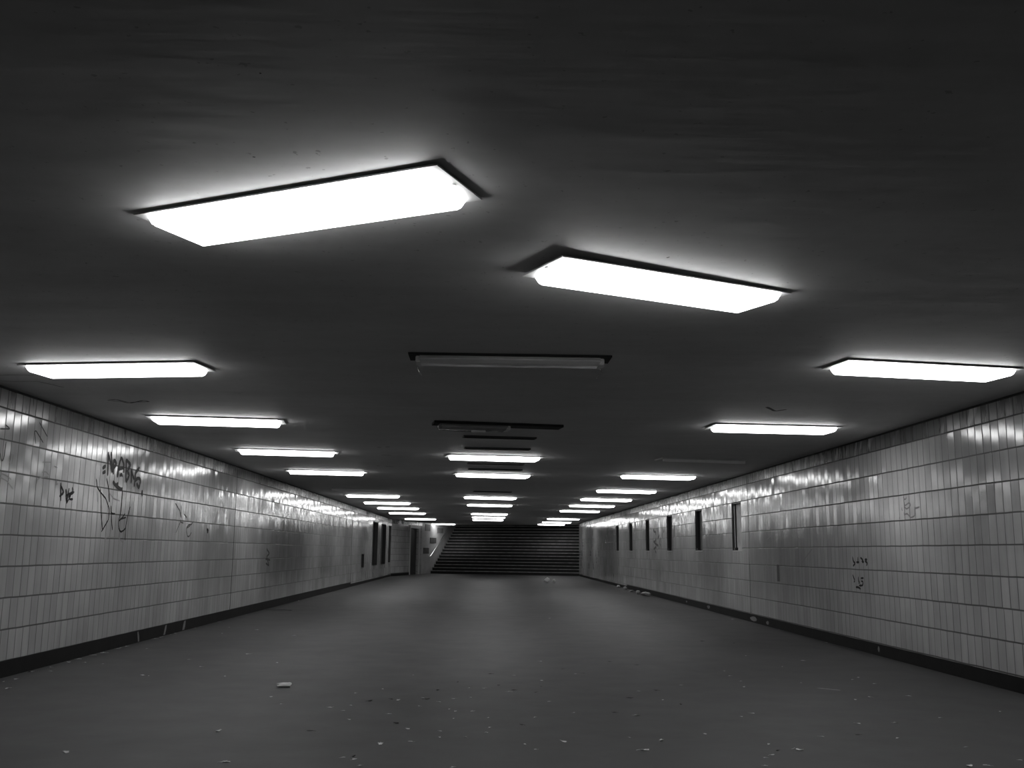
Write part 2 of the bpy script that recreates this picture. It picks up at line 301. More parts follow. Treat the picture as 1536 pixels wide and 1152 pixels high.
def wall_bm(origin, along, u_lo, u_hi, v_lo, v_hi, holes=(), depth=0.2, flip=False):
    """A solid wall slab with rectangular openings. origin + along*u is the face, the slab lies to the outer side."""
    bm = bmesh.new(); uvl = bm.loops.layers.uv.new('metres')
    us = sorted({u_lo, u_hi, *[h[0] for h in holes], *[h[1] for h in holes]})
    vs = sorted({v_lo, v_hi, *[h[2] for h in holes], *[h[3] for h in holes]})
    nrm = Vector((along.y, -along.x)) * (1 if not flip else -1)     # points into the passage
    def P(u, v, d): q = origin + along * u - nrm * d; return Vector((q.x, q.y, v))
    cache = {}
    def V(u, v, d):
        k = (round(u, 4), round(v, 4), d)
        if k not in cache: cache[k] = bm.verts.new(P(u, v, d))
        return cache[k]
    def face(keys):
        f = bm.faces.new([V(*k) for k in keys])
        for l, k in zip(f.loops, keys): l[uvl].uv = (k[0] + k[2], k[1])
    inside = lambda u, v: any(h[0] < u < h[1] and h[2] < v < h[3] for h in holes)
    solid = [[not inside((a + b) / 2, (c + d) / 2) for c, d in zip(vs, vs[1:])] for a, b in zip(us, us[1:])]
    nu, nv = len(us) - 1, len(vs) - 1
    for i in range(nu):
        for j in range(nv):
            if not solid[i][j]: continue
            a, b, c, d = us[i], us[i + 1], vs[j], vs[j + 1]
            face([(a, c, 0), (b, c, 0), (b, d, 0), (a, d, 0)])
            face([(a, c, depth), (a, d, depth), (b, d, depth), (b, c, depth)])
            if i == 0 or not solid[i - 1][j]: face([(a, c, 0), (a, d, 0), (a, d, depth), (a, c, depth)])
            if i == nu - 1 or not solid[i + 1][j]: face([(b, c, 0), (b, c, depth), (b, d, depth), (b, d, 0)])
            if j == 0 or not solid[i][j - 1]: face([(a, c, 0), (a, c, depth), (b, c, depth), (b, c, 0)])
            if j == nv - 1 or not solid[i][j + 1]: face([(a, d, 0), (b, d, 0), (b, d, depth), (a, d, depth)])
    bmesh.ops.recalc_face_normals(bm, faces=bm.faces)
    return bm

# ------------------------------------------------------------------ the passage
def struct(o, label=None, cat=None):
    return tag(o, label, cat, kind='structure')

def poly_prism(pts, z0, z1):
    bm = bmesh.new()
    a = [bm.verts.new((x, y, z0)) for x, y in pts]; b = [bm.verts.new((x, y, z1)) for x, y in pts]
    bm.faces.new(a[::-1]); bm.faces.new(b)
    for i in range(len(pts)):
        j = (i + 1) % len(pts); bm.faces.new((a[i], a[j], b[j], b[i]))
    bmesh.ops.recalc_face_normals(bm, faces=bm.faces)
    return bm

T = 0.25
far_l = CORNER + DIR * 8.0
far_r = RIGHT_END + DIR * 8.0
floor = struct(link('floor', poly_prism([(XL - T, Y0), (XR + T, Y0), (XR + T, RIGHT_END.y + 1.5), (FOOT.x - .3, FOOT.y + 1.2), (CORNER.x - .6, CORNER.y + 1.2), (XL - T, 54.0)], -0.2, 0.0), M['floor']),
               'dark worn asphalt floor of the underpass', 'floor')
lid = FOOT + DIR * 2.9
cl = lid - CROSS * 1.2; cr = lid + CROSS * 9.4
ceiling = struct(link('ceiling', poly_prism([(XL - T, Y0), (XR + T, Y0), (XR + T, cr.y), tuple(cr), tuple(cl), (XL - T, cl.y)], H, H + 0.45), M['ceiling']),
                 'dark grey painted concrete ceiling over the whole passage', 'ceiling')

RW = [(19.05, 19.80), (22.55, 23.32), (26.22, 27.0), (29.92, 30.64), (33.42, 34.18), (36.88, 37.66)]
RWIN = [(a, b, 1.285, 2.25) for a, b in RW]
LWIN = [(40.5, 42.5, 0.60, 2.42), (43.85, 45.9, 0.60, 2.42), (47.15, 48.3, 0.64, 2.43), (37.1, 37.95, 0.57, 1.12)]

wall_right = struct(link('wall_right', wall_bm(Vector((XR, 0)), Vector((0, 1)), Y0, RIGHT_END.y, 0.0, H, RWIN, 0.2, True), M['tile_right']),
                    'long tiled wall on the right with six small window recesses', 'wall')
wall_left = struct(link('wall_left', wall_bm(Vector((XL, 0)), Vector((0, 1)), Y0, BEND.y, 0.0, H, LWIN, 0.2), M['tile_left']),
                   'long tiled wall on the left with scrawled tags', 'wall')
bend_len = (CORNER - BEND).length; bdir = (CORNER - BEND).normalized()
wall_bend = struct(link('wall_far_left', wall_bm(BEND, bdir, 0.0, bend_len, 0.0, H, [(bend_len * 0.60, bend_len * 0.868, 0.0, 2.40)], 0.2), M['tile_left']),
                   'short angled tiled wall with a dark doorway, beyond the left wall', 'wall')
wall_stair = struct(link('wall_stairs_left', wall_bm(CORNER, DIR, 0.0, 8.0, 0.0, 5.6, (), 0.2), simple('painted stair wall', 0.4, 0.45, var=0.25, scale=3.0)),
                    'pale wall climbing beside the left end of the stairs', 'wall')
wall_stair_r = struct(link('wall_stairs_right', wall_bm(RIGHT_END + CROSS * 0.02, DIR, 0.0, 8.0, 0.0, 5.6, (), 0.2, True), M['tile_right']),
                      'tiled wall beside the right end of the stairs', 'wall')

# UV layers of the plain walls are in metres; the stair wall needs none

# black strips painting in the shadow line under the ceiling; skirtings
def strip(name, x_wall, side, y0, y1, z0, z1, t, mat, label, cat):
    lo = (x_wall, y0, z0); hi = (x_wall + side * t, y1, z1)
    return struct(boxo(name, tuple(min(a, b) for a, b in zip(lo, hi)), tuple(max(a, b) for a, b in zip(lo, hi)), mat, None, 0.003), label, cat)
strip('trim_1', XL, 1, Y0, 48.45, H - 0.022, H - 0.002, 0.012, M['gap'], 'thin black strip painting the shadow line between left wall and ceiling', 'joint')
strip('trim_2', XR, -1, Y0, RIGHT_END.y, H - 0.022, H - 0.002, 0.012, M['gap'], 'thin black strip painting the shadow line between right wall and ceiling', 'joint')
strip('trim_3', XL, 1, 18.29, 18.298, 0.15, H - 0.03, 0.004, M['base'], 'upright expansion joint nearer the viewer in the left wall', 'joint')
strip('trim_4', XL, 1, 34.26, 34.275, 0.10, H - 0.03, 0.004, M['base'], 'upright expansion joint farther along the left wall', 'joint')
strip('trim_5', XR, -1, 18.53, 18.542, 0.15, H - 0.03, 0.004, M['base'], 'upright expansion joint in the right wall beside the nearest window', 'joint')
bl = strip('baseboard_left', XL, 1, Y0, 34.26, 0.0, 0.155, 0.018, M['base'], 'black skirting along the near part of the left wall', 'skirting')
strip('baseboard_left_far', XL, 1, 34.30, 48.4, 0.0, 0.095, 0.014, M['base'], 'lower black skirting along the far part of the left wall', 'skirting')
br = strip('baseboard_right', XR, -1, Y0, 34.73, 0.0, 0.142, 0.018, M['base'], 'black skirting along the near part of the right wall', 'skirting')
strip('baseboard_right_far', XR, -1, 34.75, RIGHT_END.y - 0.1, 0.0, 0.095, 0.014, M['base'], 'lower black skirting along the far part of the right wall', 'skirting')
nb = Vector((bdir.y, -bdir.x))
def bend_box(u0, u1, d0, d1, z0, z1):
    bm = bmesh.new(); vs = box(bm, (u0, d0, z0), (u1, d1, z1))
    for w in vs:
        q = BEND + bdir * w.co.x + nb * w.co.y; w.co = Vector((q.x, q.y, w.co.z))
    bmesh.ops.recalc_face_normals(bm, faces=bm.faces)
    return bm
struct(link('baseboard_far_left', bend_box(0.05, bend_len * 0.60 - 0.16, 0.0, 0.015, 0.0, 0.13), M['base']), 'black skirting of the angled wall before the doorway', 'skirting')

# doorway in the angled wall
d0, d1 = bend_len * 0.60, bend_len * 0.868
door = struct(link('door_1', bend_box(d0 + 0.005, d1 - 0.005, -0.16, -0.10, 0.0, 2.395), M['door']), 'tall dark door in the angled wall left of the stairs', 'door')
def fr(u0, u1, z0, z1): return link('door_frame', bend_box(u0, u1, 0.0, 0.03, z0, z1), M['frame'], door)
fr(d0 - 0.14, d0, 0.0, 2.54); fr(d1, d1 + 0.30, 0.0, 2.54); fr(d0, d1, 2.40, 2.54)
for zz in (0.75, 1.55): link('door_panel', bend_box(d0 + 0.2, d1 - 0.2, -0.10, -0.085, zz - 0.3, zz + 0.3), M['jamb'], door)
hb = bmesh.new(); box(hb, (-0.06, -0.012, -0.012), (0.06, 0.012, 0.012)); hp = BEND + bdir * (d1 - 0.15) + nb * -0.075
for w in hb.verts: w.co = Vector((hp.x, hp.y, 1.05)) + Vector((bdir.x * w.co.x + nb.x * w.co.y, bdir.y * w.co.x + nb.y * w.co.y, w.co.z))
link('door_handle', hb, M['steel'], door)

# window recesses
ORD = ['nearest', 'second', 'third', 'fourth', 'fifth', 'farthest']
for i, (a, b, z0, z1) in enumerate(RWIN):
    bm = bmesh.new(); e = 0.004; t = 0.02
    box(bm, (XR + 0.012, a + e, z0 + e), (XR + 0.115, a + e + t, z1 - e)); box(bm, (XR + 0.012, b - e - t, z0 + e), (XR + 0.115, b - e, z1 - e))
    box(bm, (XR + 0.012, a + e, z1 - e - t), (XR + 0.115, b - e, z1 - e))
    w = struct(link('window_%d' % (i + 1), bm, M['jamb']), '%s small boarded window recess in the right wall' % ORD[i], 'window')
    boxo('back_panel', (XR + 0.105 if i else XR + 0.085, a + e + t, z0 + e), (XR + 0.15, b - e - t, z1 - e - t), M['panel'] if i == 0 else M['panel_dark'], w)
    boxo('window_sill', (XR - 0.003, a + 0.005, z0 + 0.003), (XR + 0.10, b - 0.005, z0 + 0.022), M['sill'], w, 0.004)
    boxo('glazing_bar', (XR + 0.03, b - 0.06, z0 + 0.024), (XR + 0.055, b - 0.035, z1 - 0.026), M['steel'] if i == 0 else M['jamb'], w)
    boxo('bottom_rail', (XR + 0.02, b - 0.13, z0 + 0.024), (XR + 0.08, b - 0.026, z0 + 0.075), M['jamb'], w)
    if i == 0:
        boxo('notice_scrap', (XR + 0.078, a + 0.12, z1 - 0.36), (XR + 0.084, a + 0.30, z1 - 0.14), M['paper'], w)
        boxo('lock_plate', (XR + 0.076, a + 0.16, z0 + 0.14), (XR + 0.084, a + 0.24, z0 + 0.21), M['jamb'], w)
LORD = ['first tall black window slot after the small one', 'middle one of the three tall black window slots', 'last tall black window slot before the angled wall', 'small low black slot']
for i, (a, b, z0, z1) in enumerate(LWIN):
    bm = bmesh.new(); e = 0.004; t = 0.03
    box(bm, (XL - 0.19, a + e, z0 + e), (XL - 0.004, a + e + t, z1 - e)); box(bm, (XL - 0.19, b - e - t, z0 + e), (XL - 0.004, b - e, z1 - e))
    box(bm, (XL - 0.19, a + e, z0 + e), (XL - 0.004, b - e, z0 + e + t)); box(bm, (XL - 0.19, a + e, z1 - e - t), (XL - 0.004, b - e, z1 - e))
    w = struct(link('window_%d' % (i + 7), bm, M['jamb']), LORD[i] + ' in the left wall', 'window')
    boxo('back_panel', (XL - 0.19, a + e + t, z0 + e + t), (XL - 0.15, b - e - t, z1 - e - t), M['soot'], w)
    if i < 3: boxo('mullion', (XL - 0.15, (a + b) / 2 - 0.03, z0 + 0.035), (XL - 0.10, (a + b) / 2 + 0.03, z1 - 0.035), M['soot'], w)

# ------------------------------------------------------------------ marks on the walls
def ribbon(bm, pts, w, place):
    """a flat brush stroke of width w along pts (2-D), lifted a hair by place()"""
    fine = []
    for a, b in zip(pts, pts[1:]):
        n = max(1, int(math.dist(a, b) / 0.025))
        for k in range(n): fine.append(Vector(a).lerp(Vector(b), k / n))
    fine.append(Vector(pts[-1]))
    if len(pts) > 2:      # soften the corners
        for _ in range(1):
            fine = [fine[0]] + [(fine[i - 1] + fine[i] * 2 + fine[i + 1]) / 4 for i in range(1, len(fine) - 1)] + [fine[-1]]
    L = []
    for i, p in enumerate(fine):
        d = (fine[min(i + 1, len(fine) - 1)] - fine[max(i - 1, 0)])
        if d.length < 1e-6: d = Vector((1, 0))
        d.normalize(); n = Vector((-d.y, d.x))
        k = w * (0.5 if 0 < i < len(fine) - 1 else 0.3) * random.uniform(0.85, 1.15)
        L.append((bm.verts.new(place(p + n * k)), bm.verts.new(place(p - n * k))))
    for A, B in zip(L, L[1:]): bm.faces.new((A[0], A[1], B[1], B[0]))

def marks(name, key, surface, width, mat, label):
    bm = bmesh.new(); step = [0.0012]
    for s in MARKS[key]:
        step[0] += 0.0002; e = step[0]
        if surface is wall_left: pl = lambda p, e=e: (XL + e, p[0], p[1])
        elif surface is wall_right: pl = lambda p, e=e: (XR - e, p[0], p[1])
        else: pl = lambda p, e=e: (p[0], p[1], H - e)
        ribbon(bm, s, width * (1.35 if surface is not ceiling else 1.2), pl)
    bmesh.ops.recalc_face_normals(bm, faces=bm.faces)
    return tag(link(name, bm, mat, surface), label)
marks('graffiti', 'tagA', wall_left, 0.034, M['spray'], 'broad dark spray tag in a row of jagged letters')
marks('graffiti', 'tagD', wall_left, 0.016, M['ink'], 'tall thin black letters D, r and a looped g')
marks('graffiti', 'tagD2', wall_left, 0.012, M['faded'], 'faint strokes trailing around the tall letters')
marks('graffiti', 'tagP', wall_left, 0.020, M['ink'], 'small spiky black tag')
marks('graffiti', 'thinL', wall_left, 0.010, M['spray'], 'thin looped pen lines high on the wall')
marks('graffiti', 'thinL2', wall_left, 0.010, M['faded'], 'faded thin scribbles and arcs')
marks('graffiti', 'tagQ', wall_left, 0.015, M['spray'], 'thin grey letters beyond the tall tag')
marks('graffiti', 'tagK', wall_left, 0.018, M['faded'], 'faded small scrawl')
marks('graffiti', 'tagF', wall_left, 0.03, M['spray'], 'small dark scrawl low on the wall')
marks('chipped_spot', 'chip', wall_left, 0.04, M['gap'], 'dark chip in a tile')
marks('graffiti', 'tagB', wall_right, 0.022, M['ink'], 'upper small black tag')
marks('graffiti', 'tagC', wall_right, 0.020, M['ink'], 'lower small black tag')
marks('graffiti', 'tagO', wall_right, 0.014, M['faded'], 'faded round scribble')
marks('graffiti', 'faint', wall_right, 0.014, M['faded'], 'large faint arcs and lines')
marks('graffiti', 'tagW', wall_right, 0.05, M['spray'], 'dark scrawl between two windows')
marks('crack', 'crack', ceiling, 0.012, M['smoke'], 'thin black crack near the left wall')
marks('soot_scrawl', 'soot', ceiling, 0.022, M['smoke'], 'burnt soot scrawl near the left wall')
marks('nail_hole', 'dots', ceiling, 0.012, M['smoke'], 'tiny dark nail holes')
marks('soot_scrawl', 'soot2', ceiling, 0.035, M['smoke'], 'small scattered soot dashes')
(ua, va), (ub, vb) = MARKS['dtile'][0]
tag(boxo('dark_tile', (XR - 0.002, ub, vb + 0.02), (XR + 0.01, ub + 0.14, va - 0.01), M['stain'], wall_right), 'one darker tile')
bm = bmesh.new(); ribbon(bm, LITTER['chalk'], 0.06, lambda p: (p[0], p[1], 0.0015))
bmesh.ops.recalc_face_normals(bm, faces=bm.faces)
tag(link('chalk_scuff', bm, M['chalk'], floor), 'pale scuff on the asphalt')
# knocked-off spots on the skirtings
for (y, w, z0, z1) in ((22.0, 0.35, 0.04, 0.12), (24.4, 0.18, 0.05, 0.1), (18.3, 0.5, 0.02, 0.12), (12.5, 0.06, 0.04, 0.12), (17.4, 0.2, 0.02, 0.10)):
    bm = bmesh.new()
    ring = [bm.verts.new((XR - 0.0195, y + math.cos(k * PI / 4) * w / 2 * random.uniform(.7, 1.1), (z0 + z1) / 2 + math.sin(k * PI / 4) * (z1 - z0) / 2 * random.uniform(.7, 1.1))) for k in range(8)]
    bm.faces.new(ring); tag(link('plaster_patch', bm, M['whitewash'], br), 'pale patch where the paint is knocked off')
for (y, w) in ((13.55, 0.05), (14.6, 0.07), (15.5, 0.1)):
    bm = bmesh.new(); s = random.uniform(-.1, .1)
    q = [bm.verts.new((XL + 0.0195, y + dy + dz * s * 6, 0.01 + dz)) for dy, dz in ((-w / 2, 0), (w / 2, 0), (w / 2 + .01, .07), (w * .4, .135), (-w * .4, .13), (-w / 2, .07))]
    bm.faces.new(q); tag(link('paint_drip', bm, M['whitewash'] if w < .2 else M['stain'], bl), 'grey drip on the black skirting')

# ------------------------------------------------------------------ lamps
PL, PD = 1.56, 0.42        # plate length and depth
def make_lamp(lit):
    """origin at the middle of the plate, on the ceiling; x along the lamp, y away from the viewer"""
    r = thing('ceiling_light', '-', 'ceiling light')
    boxo('housing', (-0.70, -0.15, -0.010), (0.70, 0.15, 0.0), M['housing'], r)
    bm = bmesh.new(); box(bm, (-PL / 2, -PD / 2, -0.017), (PL / 2, PD / 2, -0.010)); bmesh.ops.recalc_face_normals(bm, faces=bm.faces); bevelled(bm, 0.003)
    link('frame_plate', bm, M['plate'] if lit else M['plate_old'], r)
    bm = bmesh.new(); vs = box(bm, (-0.72, -0.20, -0.066), (0.72, 0.19, -0.017))
    for w in vs:
        if w.co.z < -0.06: w.co.x *= 0.97; w.co.y *= 0.88
    bmesh.ops.recalc_face_normals(bm, faces=bm.faces); bevelled(bm, 0.010, 3)
    link('diffuser', bm, M['glow'] if lit else M['opal'], r, True)
    for sx in (-1, 1):
        bm = bmesh.new(); tube(bm, [(sx * 0.745, 0.0, -0.022), (sx * 0.745, 0.0, -0.017)], 0.011, 10)
        link('screw', bm, M['steel'], r)
    return r

def kids(o): return [c for c in bpy.data.objects if c.parent == o]
def dup(o):
    c = o.copy(); COL.objects.link(c)
    for k in kids(o):
        d = k.copy(); COL.objects.link(d); d.parent = c
    return c

LIT = make_lamp(True); used = []
def lamp(x, y, rot, label, group=None):
    """x, y: middle of the plate's near edge"""
    a = math.radians(rot)
    o = LIT if not used else dup(LIT)
    used.append(o)
    x *= 0.989; y *= 0.989
    o.location = (x - math.sin(a) * PD / 2, y + math.cos(a) * PD / 2, H - 0.001); o.rotation_euler = (0, 0, a)
    tag(o, label, 'ceiling light', group)
    return o
GL, GM, GR = 'lit lamps along the left of the ceiling', 'lit lamps along the middle of the ceiling', 'lit lamps along the right of the ceiling'
NTH = ['first', 'second', 'third', 'fourth', 'fifth', 'sixth', 'seventh', 'eighth', 'ninth', 'tenth']
lamp(-0.93, 4.015, -24.9, 'largest lit box lamp, nearest the viewer, set askew with bare plate corner')
hang = lamp(1.07, 5.16, 27.0, 'second largest lit box lamp, askew the other way, its left end hanging off the ceiling')
hang.rotation_euler[1] = -0.013; hang.location.z = H - 0.012
LEFT = [(-3.2, 8.09, -9.0), (-3.2, 11.46, 7.5), (-3.1, 15.18, 10), (-3.12, 19.13, 9), (-3.15, 27.5, 12), (-3.15, 31.5, 12), (-3.14, 35.4, 14), (-3.17, 40.0, 14), (-3.12, 47.3, 14), (-2.47, 56.1, 12)]
for i, (x, y, r) in enumerate(LEFT):
    lamp(x, y, r, '%s lit lamp of the left row, %s' % (NTH[i], 'counted from the viewer' if i < 9 else 'the last one, in front of the stair handrail'), GL)
MID = [(0.145, 15.67, 8.7), (0.16, 19.38, 12), (0.15, 27.7, 14), (0.15, 32.29, 14), (0.155, 40.06, 11), (0.145, 43.98, 13), (0.125, 47.7, 14)]
for i, (x, y, r) in enumerate(MID):
    lamp(x, y, r, '%s lit lamp of the middle row, counted from the viewer' % NTH[i], GM)
RIGHT = [(3.6, 7.6, 9.9), (3.48, 11.48, 5.1), (3.455, 19.3, 9.8), (3.5, 24.02, 13), (3.49, 28.06, 14), (3.5, 31.97, 14), (3.5, 36.2, 14), (3.58, 45.1, 14), (3.65, 50.3, 14), (3.65, 54.5, 14)]
for i, (x, y, r) in enumerate(RIGHT):
    lamp(x, y, r, '%s lit lamp of the right row, counted from the viewer' % NTH[i], GR)

# lamps that are out
def place_near_edge(o, x, y, rot):
    a = math.radians(rot); x *= 0.989; y *= 0.989; o.location = (x - math.sin(a) * PD / 2, y + math.cos(a) * PD / 2, H - 0.001); o.rotation_euler = (0, 0, a)
dead = thing('ceiling_light', 'unlit box lamp with clear grey cover and two loose clips, nearest in the middle row', 'ceiling light')
boxo('housing', (-0.79, -0.21, -0.014), (0.79, 0.06, 0.0), M['soot'], dead)
bm = bmesh.new(); vs = box(bm, (-0.72, -0.185, -0.062), (0.72, 0.06, -0.014))
for w in vs:
    if w.co.z < -0.05: w.co.y = w.co.y * 0.9 - 0.006; w.co.x *= 0.99
bmesh.ops.recalc_face_normals(bm, faces=bm.faces); bevelled(bm, 0.016, 3)
link('diffuser', bm, M['opal'], dead, True)
for sx in (-1, 1): boxo('end_cap', (sx * 0.715 - 0.022, -0.15, -0.066), (sx * 0.715 + 0.022, 0.02, -0.014), M['opal'], dead, 0.006)
place_near_edge(dead, 0.17, 7.5, 0.4)
for s in (-1, 1):
    bm = bmesh.new(); tube(bm, [(s * 0.725, 0.03, -0.05), (s * 0.73, 0.04, -0.08), (s * 0.715, 0.05, -0.11), (s * 0.70, 0.05, -0.135)], 0.0045, 6)
    link('clip', bm, M['steel'], dead, True)
half = thing('ceiling_light', 'broken unlit lamp, left half of cover left, right half open and black', 'ceiling light')
boxo('housing', (-PL / 2, -PD / 2, -0.03), (PL / 2, 0.06, 0.0), M['soot'], half)
bm = bmesh.new(); vs = box(bm, (-0.72, -0.19, -0.085), (0.12, 0.05, -0.030))
for w in vs:
    if w.co.z < -0.07: w.co.y *= 0.9; w.co.x -= 0.03 * (w.co.x > 0)
bmesh.ops.recalc_face_normals(bm, faces=bm.faces); bevelled(bm, 0.012, 2)
link('diffuser', bm, M['grey_plastic'], half, True)
boxo('end_cap', (0.085, -0.17, -0.08), (0.14, 0.04, -0.03), M['plate'], half, 0.006)
bm = bmesh.new(); tube(bm, [(-0.34, -0.20, -0.118), (-0.17, -0.20, -0.112)], 0.013, 10); link('tube_stub', bm, M['plate'], half, True)
bm = bmesh.new(); tube(bm, [(-0.70, -0.2, -0.03), (-0.705, -0.21, -0.08), (-0.69, -0.21, -0.115), (-0.34, -0.20, -0.118)], 0.004, 6); link('cable', bm, M['housing'], half, True)
place_near_edge(half, 0.145, 11.65, 9.7)

bare = thing('ceiling_light', 'unlit pale lamp without cover between right lamps, only its strip left', 'ceiling light')
boxo('housing', (-0.72, -0.20, -0.025), (0.72, 0.20, 0.0), M['plate_old'], bare, 0.004)
boxo('gear_tray', (-0.70, -0.19, -0.065), (0.70, -0.12, -0.025), M['paper'], bare, 0.005)
for sx in (-0.66, -0.02, 0.62): boxo('lamp_holder', (sx - 0.012, -0.115, -0.05), (sx + 0.012, -0.09, -0.025), M['housing'], bare, 0.003)
place_near_edge(bare, 3.55, 15.8, 10.5)
bare2 = dup(bare); tag(bare2, 'unlit pale lamp without cover in the left row, seen as a thin bright strip', 'ceiling light')
place_near_edge(bare2, -3.18, 24.78, 9.5)

# narrow dark slots in the middle of the ceiling
def vent(x, y, rot, length, label):
    v = thing('ceiling_vent', label, 'vent', (x, y, H - 0.0005), math.radians(rot), 'dark vents in the middle of the ceiling')
    bm = bmesh.new(); a, d = length / 2, 0.085
    for lo, hi in (((-a, -d, -.02), (a, -d + .015, 0)), ((-a, d - .015, -.02), (a, d, 0)), ((-a, -d + .015, -.02), (-a + .015, d - .015, 0)), ((a - .015, -d + .015, -.02), (a, d - .015, 0))): box(bm, lo, hi)
    bmesh.ops.recalc_face_normals(bm, faces=bm.faces); link('frame', bm, M['housing'], v)
    boxo('backing', (-a + .015, -d + .015, -.004), (a - .015, d - .015, 0), M['soot'], v)  # black colour stands in for the shade of a deep slot
    bm = bmesh.new()
    for k in range(5):
        yy = -d + .027 + k * .027; box(bm, (-a + .015, yy, -.017), (a - .015, yy + .004, -.005))
    bmesh.ops.recalc_face_normals(bm, faces=bm.faces); link('slats', bm, M['soot'], v)
    return v
vent(0.16, 13.0, 7.6, 0.98, 'nearest narrow dark ceiling vent, just beyond the broken lamp')
vent(0.145, 14.45, 6.0, 0.98, 'second narrow dark ceiling vent, just before the first lit middle lamp')
vent(0.15, 17.0, 8.0, 0.98, 'third narrow dark ceiling vent, just beyond the first lit middle lamp')
vent(0.15, 18.2, 8.0, 1.0, 'fourth narrow dark ceiling vent, just before the second lit middle lamp')
vent(0.145, 25.1, 12, 0.98, 'farthest narrow dark ceiling vent, just before the third lit middle lamp')

# ------------------------------------------------------------------ stairs
RISE, GO, NSTEP, WID = 0.17, 0.26, 18, 8.40
stairs = thing('staircase', 'wide dark staircase climbing out of the passage at its far end', 'stairs', (FOOT.x, FOOT.y, 0), -SK)
for k in range(NSTEP):
    y0 = k * GO
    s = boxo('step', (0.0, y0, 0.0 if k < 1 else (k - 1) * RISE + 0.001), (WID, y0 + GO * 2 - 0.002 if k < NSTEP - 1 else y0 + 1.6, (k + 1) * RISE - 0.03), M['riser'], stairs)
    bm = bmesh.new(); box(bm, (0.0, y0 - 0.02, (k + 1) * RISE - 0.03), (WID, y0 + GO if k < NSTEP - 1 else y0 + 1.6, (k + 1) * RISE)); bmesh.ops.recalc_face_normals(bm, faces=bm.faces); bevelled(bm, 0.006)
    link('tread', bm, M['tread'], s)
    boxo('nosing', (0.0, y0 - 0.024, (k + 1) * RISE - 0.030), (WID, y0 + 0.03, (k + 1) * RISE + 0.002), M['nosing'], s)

# handrail along the stair wall
nS = Vector((DIR.y, -DIR.x))
def on_wall(s, off, z): q = CORNER + DIR * s + nS * off; return Vector((q.x, q.y, z))
rail = thing('handrail', 'bright metal handrail sloping up the pale stair wall', 'handrail', tuple(on_wall(1.0, 0.0, 0.9)))
off = on_wall(1.0, 0.0, 0.9)
def zr(s): return 0.94 + (s - 1.12) * 0.57
bm = bmesh.new(); tube(bm, [on_wall(1.05, 0.02, zr(1.1)) - off, on_wall(1.10, 0.085, zr(1.1)) - off, on_wall(1.5, 0.09, zr(1.5)) - off, on_wall(3.5, 0.09, zr(3.5)) - off, on_wall(5.5, 0.09, zr(5.5)) - off], 0.028, 10)
link('rail', bm, M['rail'], rail, True)
for s in (1.25, 2.4, 3.5, 4.6):
    bm = bmesh.new(); tube(bm, [on_wall(s, 0.0, zr(s) - 0.09) - off, on_wall(s, 0.07, zr(s) - 0.08) - off, on_wall(s, 0.09, zr(s) - 0.02) - off], 0.014, 8)
    link('bracket', bm, M['bracket'], rail, True)

def notice(s0, s1, z0, z1, mat, label):
    bm = bmesh.new(); vs = box(bm, (s0, 0.001, z0), (s1, 0.022, z1))
    for w in vs: w.co = on_wall(w.co.x, w.co.y, w.co.z)
    bmesh.ops.recalc_face_normals(bm, faces=bm.faces)
    return tag(link('notice_board', bm, mat), label, 'notice')
notice(1.22, 2.15, 1.66, 1.96, M['board'], 'dark square notice on the stair wall just above the lower handrail')
notice(2.30, 3.24, 2.24, 2.52, M['board_pale'], 'paler grey notice highest up on the stair wall')
notice(0.25, 1.06, 1.08, 1.40, M['board'], 'lowest dark notice on the stair wall, left of the handrail end')
notice(0.45, 1.20, 2.32, 2.68, M['board'], 'dark notice near the ceiling on the stair wall, beside the doorway')

# ------------------------------------------------------------------ litter
def leaf_mesh(seed, mat, lobes):
    r = random.Random(seed); bm = bmesh.new(); n = 14
    ang = [2 * PI * k / n for k in range(n)]
    prof = [(1.0 if lobes and k % 2 == 0 else 0.72) * (1.15 - 0.45 * abs(math.sin(a))) * r.uniform(0.8, 1.15) for k, a in enumerate(ang)]
    cu, cv, ph = r.uniform(0.25, 0.55), r.uniform(-0.2, 0.35), r.uniform(-0.3, 0.3)
    z = lambda x, y: max(0.0, cu * y * y + cv * x * x + ph * x * y) + 0.03
    def P(x, y, dz): return (x * 0.5, y * 0.5, z(x, y) * 0.5 + dz)
    top = [[bm.verts.new(P(math.cos(a) * p * t, math.sin(a) * p * t, 0.02)) for a, p in zip(ang, prof)] for t in (0.5, 1.0)]
    bot = [[bm.verts.new(P(math.cos(a) * p * t, math.sin(a) * p * t, 0.0)) for a, p in zip(ang, prof)] for t in (0.5, 1.0)]
    ct, cb = bm.verts.new(P(0, 0, 0.02)), bm.verts.new(P(0, 0, 0.0))
    for k in range(n):
        j = (k + 1) % n
        bm.faces.new((ct, top[0][k], top[0][j])); bm.faces.new((top[0][k], top[1][k], top[1][j], top[0][j]))
        bm.faces.new((cb, bot[0][j], bot[0][k])); bm.faces.new((bot[0][j], bot[1][j], bot[1][k], bot[0][k]))
        bm.faces.new((top[1][k], bot[1][k], bot[1][j], top[1][j]))
    # stalk
    tube(bm, [(0.42, 0, z(0.9, 0) * .5), (0.6, 0.03, 0.06), (0.75, 0.05, 0.03)], 0.015, 5)
    bmesh.ops.recalc_face_normals(bm, faces=bm.faces)
    me = bpy.data.meshes.new('dry_leaf'); bm.to_mesh(me); bm.free(); me.materials.append(mat); return me
LEAVES = {k: [leaf_mesh(s * 7 + i * 31, M[k], s % 2) for s in range(5)] for i, k in enumerate(('leaf', 'leaf_bright', 'leaf_dark'))}
